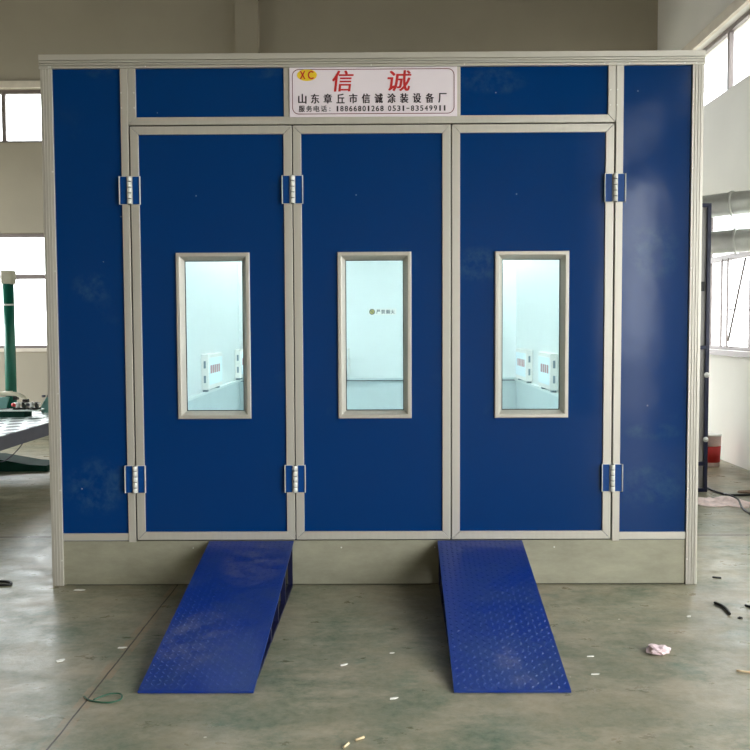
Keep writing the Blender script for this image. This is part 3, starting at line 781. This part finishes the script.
def clamp(x, y, z, s=1.0, cols=(BLACK, RED, WHITE)):
    t = bpy.data.objects.new('clamp', None); C.objects.link(t); t.parent = bench
    t.location = Vector((x, y, z))-bench.location
    bm = B(); bx(bm, x-.07*s, x+.07*s, y-.05, y+.05, z, z+.018); obj('clamp_foot', bm, cols[0], t, .003, 1)
    bm = B(); bx(bm, x-.045*s, x-.018*s, y-.03, y+.03, z+.018, z+.08); obj('clamp_jaw', bm, cols[2], t, .003, 1)
    bm = B(); bx(bm, x+.018*s, x+.045*s, y-.03, y+.03, z+.018, z+.08); obj('clamp_jaw', bm, cols[0], t, .003, 1)
    bm = B(); tube(bm, [(x-.08*s, y, z+.065), (x+.08*s, y, z+.065)], .011, 8); obj('clamp_bolt', bm, cols[2], t)
    bm = B(); tube(bm, [(x-.10*s, y, z+.05), (x-.06*s, y, z+.05)], .022, 8); obj('clamp_knob', bm, cols[1], t)
clamp(-3.98, 4.40, .703); clamp(-3.83, 4.40, .703, .85, (BLACK, DGREY, WHITE))
bm = B(); prism_xz(bm, [(-4.615, .622), (-4.285, .622), (-4.225, .82), (-4.615, .82)], 4.66, 4.69); obj('bracket', bm, TEAL, bench, .004)
bm = B(); prism_xz(bm, [(-3.925, .622), (-3.47, .622), (-3.47, .80), (-3.865, .80), (-3.925, .70)], 4.84, 4.87)
obj('bracket', bm, TEAL, bench, .004)
for x, z in ((-3.915, .815), (-3.855, .815), (-3.785, .818)):
    bm = B(); bx(bm, x, x+.032, 4.838, 4.872, .801, z+.012); obj('bracket_bolt', bm, DGREY, bench)
tw = thing('pulling_tower', 'green round tower post with cream square cap standing on the perforated platform', 'post', (-4.255, 4.80, .622))
bm = B(); tube(bm, [(-4.255, 4.80, .63), (-4.255, 4.80, 2.12)], .062, 20); obj('post', bm, GREEN, tw)
bm = B(); bx(bm, -4.325, -4.180, 4.745, 4.855, 2.115, 2.275); obj('cap', bm, BEIGE, tw, .018, 3)
bm = B(); tube(bm, [(-4.255, 4.80, 1.868), (-4.255, 4.80, 1.890)], .0645, 20); obj('white_band', bm, WHITE, tw)
bm = B(); tube(bm, curve_pts([(-4.615, 4.70, .86), (-4.465, 4.66, .862), (-4.285, 4.64, .862), (-4.125, 4.62, .855), (-4.035, 4.61, .82), (-4.005, 4.60, .785)], 5), [.026]*26, 10)
bx(bm, -4.305, -4.215, 4.63, 4.76, .84, .885); obj('pulling_arm', bm, BEIGE, tw, .0)
bm = B(); bx(bm, -4.035, -3.975, 4.57, 4.63, .755, .80); obj('arm_grip', bm, BLACK, tw, .006)
bm = B(); bx(bm, -4.155, -4.105, 4.60, 4.66, .79, .835); obj('arm_grip', bm, BLACK, tw, .006)
bm = B(); bx(bm, -4.345, -4.165, 4.71, 4.89, .6225, .64); obj('foot_plate', bm, DGREEN, tw)

# ------------------------------------------------------------------ litter on the floor
def litter(name, bm, m, label, cat, group=None, bevel=0):
    o = obj(name, bm, m, None, bevel)
    c = sum((v.co for v in o.data.vertices), Vector())/len(o.data.vertices); c.z = 0
    recentre(o, c); return tag(o, label, cat, group)
def crumple(cx_, cy_, rx, ry, rz, seed=1, sub=3):
    rnd = random.Random(seed); bm = B(); bmesh.ops.create_icosphere(bm, subdivisions=sub, radius=1)
    from mathutils import noise
    for v in bm.verts:
        n = noise.noise(v.co*1.7+Vector((seed*3.1, 0, 0)))*.5+noise.noise(v.co*4+Vector((0, seed, 0)))*.22
        v.co *= 1+n
        v.co = Vector((cx_+v.co.x*rx, cy_+v.co.y*ry, max(0.0008, rz*.8+v.co.z*rz)))
    return bm
litter('crumpled_tissue', crumple(1.405, -1.155, .056, .050, .020, 3), PINK, 'crumpled pinkish tissue on the floor right of the right ramp', 'tissue')
bm = B(); tube(bm, curve_pts([(1.965, -.40, .009), (1.985, -.46, .009), (1.985, -.53, .009), (1.972, -.60, .009)], 5), .008, 8)
litter('cable_offcut', bm, BLACK, 'short bent black cable offcut on floor right of the booth corner', 'cable')
litter('rubber_scrap', crumple(2.01, -.655, .013, .012, .006, 5, 2), BLACK, 'tiny black scrap just beside the bent cable offcut', 'scrap')
bm = B(); tube(bm, [(2.15, .13, .005), (2.20, .115, .005)], .006, 6)
litter('rubber_scrap', bm, BLACK, 'small dark scrap right of the booth corner, farther than the bent cable offcut', 'scrap')
bm = B(); tube(bm, curve_pts([(2.125, -.44, .006), (2.16, -.50, .006), (2.22, -.55, .006)], 4), .007, 6)
litter('cable_offcut', bm, BLACK, 'black cable end cut by the right edge of the photo', 'cable')
bm = B(); tube(bm, curve_pts([(1.69, -1.40, .006), (1.78, -1.43, .006), (1.9, -1.44, .007)], 4), [.005]*3+[.007]*6, 6)
litter('stick', bm, WOOD, 'thin pale stick lying at the right edge of the photo', 'stick')
for i, ((xa, ya), (xb, yb), lb) in enumerate((((-.096, -2.145), (-.078, -2.11), 'pale wood chip at the bottom edge, left of the two'), ((-.052, -2.085), (-.020, -2.06), 'pale wood chip at the bottom edge, right of the two'))):
    bm = B(); tube(bm, [(xa, ya, .006), (xb, yb, .006)], .0055, 4); litter('wood_chip', bm, WOOD, lb, 'wood chip', 'wood chips near the bottom edge')
def flake(x, y, a, l, w, lb, g='paper flakes on the floor'):
    bm = B(); ca, sa = math.cos(a), math.sin(a)
    P = [(-l/2, -w/2), (l*.1, -w*.7), (l/2, 0), (l*.2, w/2), (-l*.4, w*.4)]
    t = [bm.verts.new((x+p*ca-q*sa, y+p*sa+q*ca, .004)) for p, q in P]; b = [bm.verts.new((v.co.x, v.co.y, .0005)) for v in t]
    bm.faces.new(t); bm.faces.new(b)
    for k in range(5): bm.faces.new((t[k], t[(k+1) % 5], b[(k+1) % 5], b[k]))
    litter('paper_flake', bm, DUST, lb, 'scrap', g)
import json
flake(.102, -1.69, .3, .04, .012, 'white paper flake on the floor between the lower ends of the ramps')
flake(-.13, -1.31, .5, .04, .012, 'white paper flake on the floor midway between the two ramps')
flake(.10, -1.16, .1, .025, .010, 'tiny white flake just left of the right ramp, upper one')
flake(1.03, -1.43, .05, .04, .009, 'white flake right of the right ramp, nearer of two')
flake(1.06, -1.21, .05, .035, .008, 'white flake right of the right ramp, farther of two')
flake(-1.50, -1.25, .8, .045, .022, 'white paper flake on floor left of the joint near the left edge')
flake(-1.25, -1.08, .1, .045, .012, 'pale flake on the floor left of the left ramp, by the joint')
flake(-1.80, -.10, .0, .07, .02, 'white flake lying against the foot of the left corner post')
flake(1.74, -.62, .4, .03, .014, 'white flake on the floor below the right corner of the booth')
flake(.70+.14, -.03, .0, .045, .014, 'white flake against the plinth right of the right ramp')
bm = B()
pts = curve_pts([(-1.245, -1.67, .004), (-1.20, -1.715, .004), (-1.12, -1.735, .004), (-1.075, -1.705, .005), (-1.09, -1.655, .008), (-1.14, -1.66, .009), (-1.19, -1.71, .006)], 8)
tube(bm, pts, .0032, 6); litter('cord_loop', bm, GCORD, 'thin green cord loop on the floor left of the left ramp', 'cord')
bm = B(); tube(bm, curve_pts([(-2.45, .05, .006), (-2.36, .07, .008), (-2.29, .05, .008), (-2.27, .0, .006), (-2.34, -.01, .006)], 5), .008, 6)
litter('cable_offcut', bm, BLACK, 'curled black cable offcut on the floor at the left edge of the photo', 'cable')
# cloth and cable behind the right corner
def sheet(x0, x1, y0, y1, seed):
    from mathutils import noise
    bm = B(); nx, ny = 26, 16; g = {}
    for i in range(nx+1):
        for j in range(ny+1):
            u, v = i/nx*2-1, j/ny*2-1
            k = 1+.75*noise.noise(Vector((math.atan2(v, u)*1.5, seed, 0)))
            q = math.hypot(u, v); mx_ = max(abs(u), abs(v)) or 1
            s = mx_/(q or 1)*k
            x = (x0+x1)/2+u*s*(x1-x0)/2; y = (y0+y1)/2+v*s*(y1-y0)/2
            z = .006+.05*max(0, noise.noise(Vector((x*11, y*13, seed)))+.12)*(1-mx_**4)
            g[i, j] = bm.verts.new((x, y, z))
    for i in range(nx):
        for j in range(ny):
            f = bm.faces.new((g[i, j], g[i+1, j], g[i+1, j+1], g[i, j+1])); f.smooth = True
    ret = bmesh.ops.extrude_face_region(bm, geom=list(bm.faces))
    for v in [e for e in ret['geom'] if isinstance(e, bmesh.types.BMVert)]: v.co.z = .001
    return bm
litter('cloth_rag', sheet(2.86, 3.38, 2.30, 2.78, 2), RAGP, 'crumpled pinkish rag on the floor behind the booth, right corner', 'rag')
bm = B(); tube(bm, curve_pts([(3.26, 3.50, .012), (3.25, 3.1, .012), (3.30, 2.88, .01), (3.42, 2.84, .01), (3.60, 2.88, .01), (3.75, 2.9, .01)], 6), .010, 6)
tube(bm, curve_pts([(3.29, 2.88, .012), (3.23, 2.68, .05), (3.24, 2.45, .05), (3.2, 2.25, .012), (3.17, 2.0, .010), (3.2, 1.8, .010)], 6), .009, 6)
litter('power_cable', bm, BLACK, 'black power cable winding from the navy framed cabinet past the rag', 'cable')
litter('rope_coil', crumple(3.63, 3.0, .15, .07, .012, 9), BROWN, 'brown heap of rope by the right wall beyond the rag', 'rope')

# ------------------------------------------------------------------ light
w = bpy.data.worlds.new('world'); bpy.context.scene.world = w; w.use_nodes = True
bg = w.node_tree.nodes['Background']; bg.inputs['Color'].default_value = (.93, .97, 1.0, 1); bg.inputs['Strength'].default_value = 1.0
for i, (axis, pos_, s, a0, a1, z0, z1) in enumerate(PORTALS):
    l = bpy.data.lights.new('window_daylight', 'AREA'); l.shape = 'RECTANGLE'; l.size = a1-a0; l.size_y = z1-z0
    o = bpy.data.objects.new('window_daylight', l); C.objects.link(o)
    l.cycles.is_portal = True
    mid = (a0+a1)/2; zc = (z0+z1)/2
    if axis == 'x':
        o.location = (mid, pos_+s*.2, zc); o.rotation_euler = Vector((0, -s, 0)).to_track_quat('-Z', 'Y').to_euler()
    else:
        o.location = (pos_+s*.2, mid, zc); o.rotation_euler = Vector((-s, 0, 0)).to_track_quat('-Z', 'Z').to_euler()
        # after tracking, local X must follow the window length
    M_ = o.rotation_euler.to_matrix()
    if abs((M_ @ Vector((1, 0, 0))).z) > .5: l.size, l.size_y = l.size_y, l.size
sc = bpy.context.scene
sc.view_settings.view_transform = 'Standard'; sc.view_settings.look = 'None'
sc.view_settings.exposure = 3.7; sc.view_settings.gamma = 1; sc.view_settings.use_curve_mapping = False
sc.cycles.use_denoising = True
sc.cycles.max_bounces = 12; sc.cycles.diffuse_bounces = 8; sc.cycles.glossy_bounces = 6; sc.cycles.transparent_max_bounces = 12
sc.cycles.sample_clamp_indirect = 4.0
sc.cycles.caustics_reflective = False
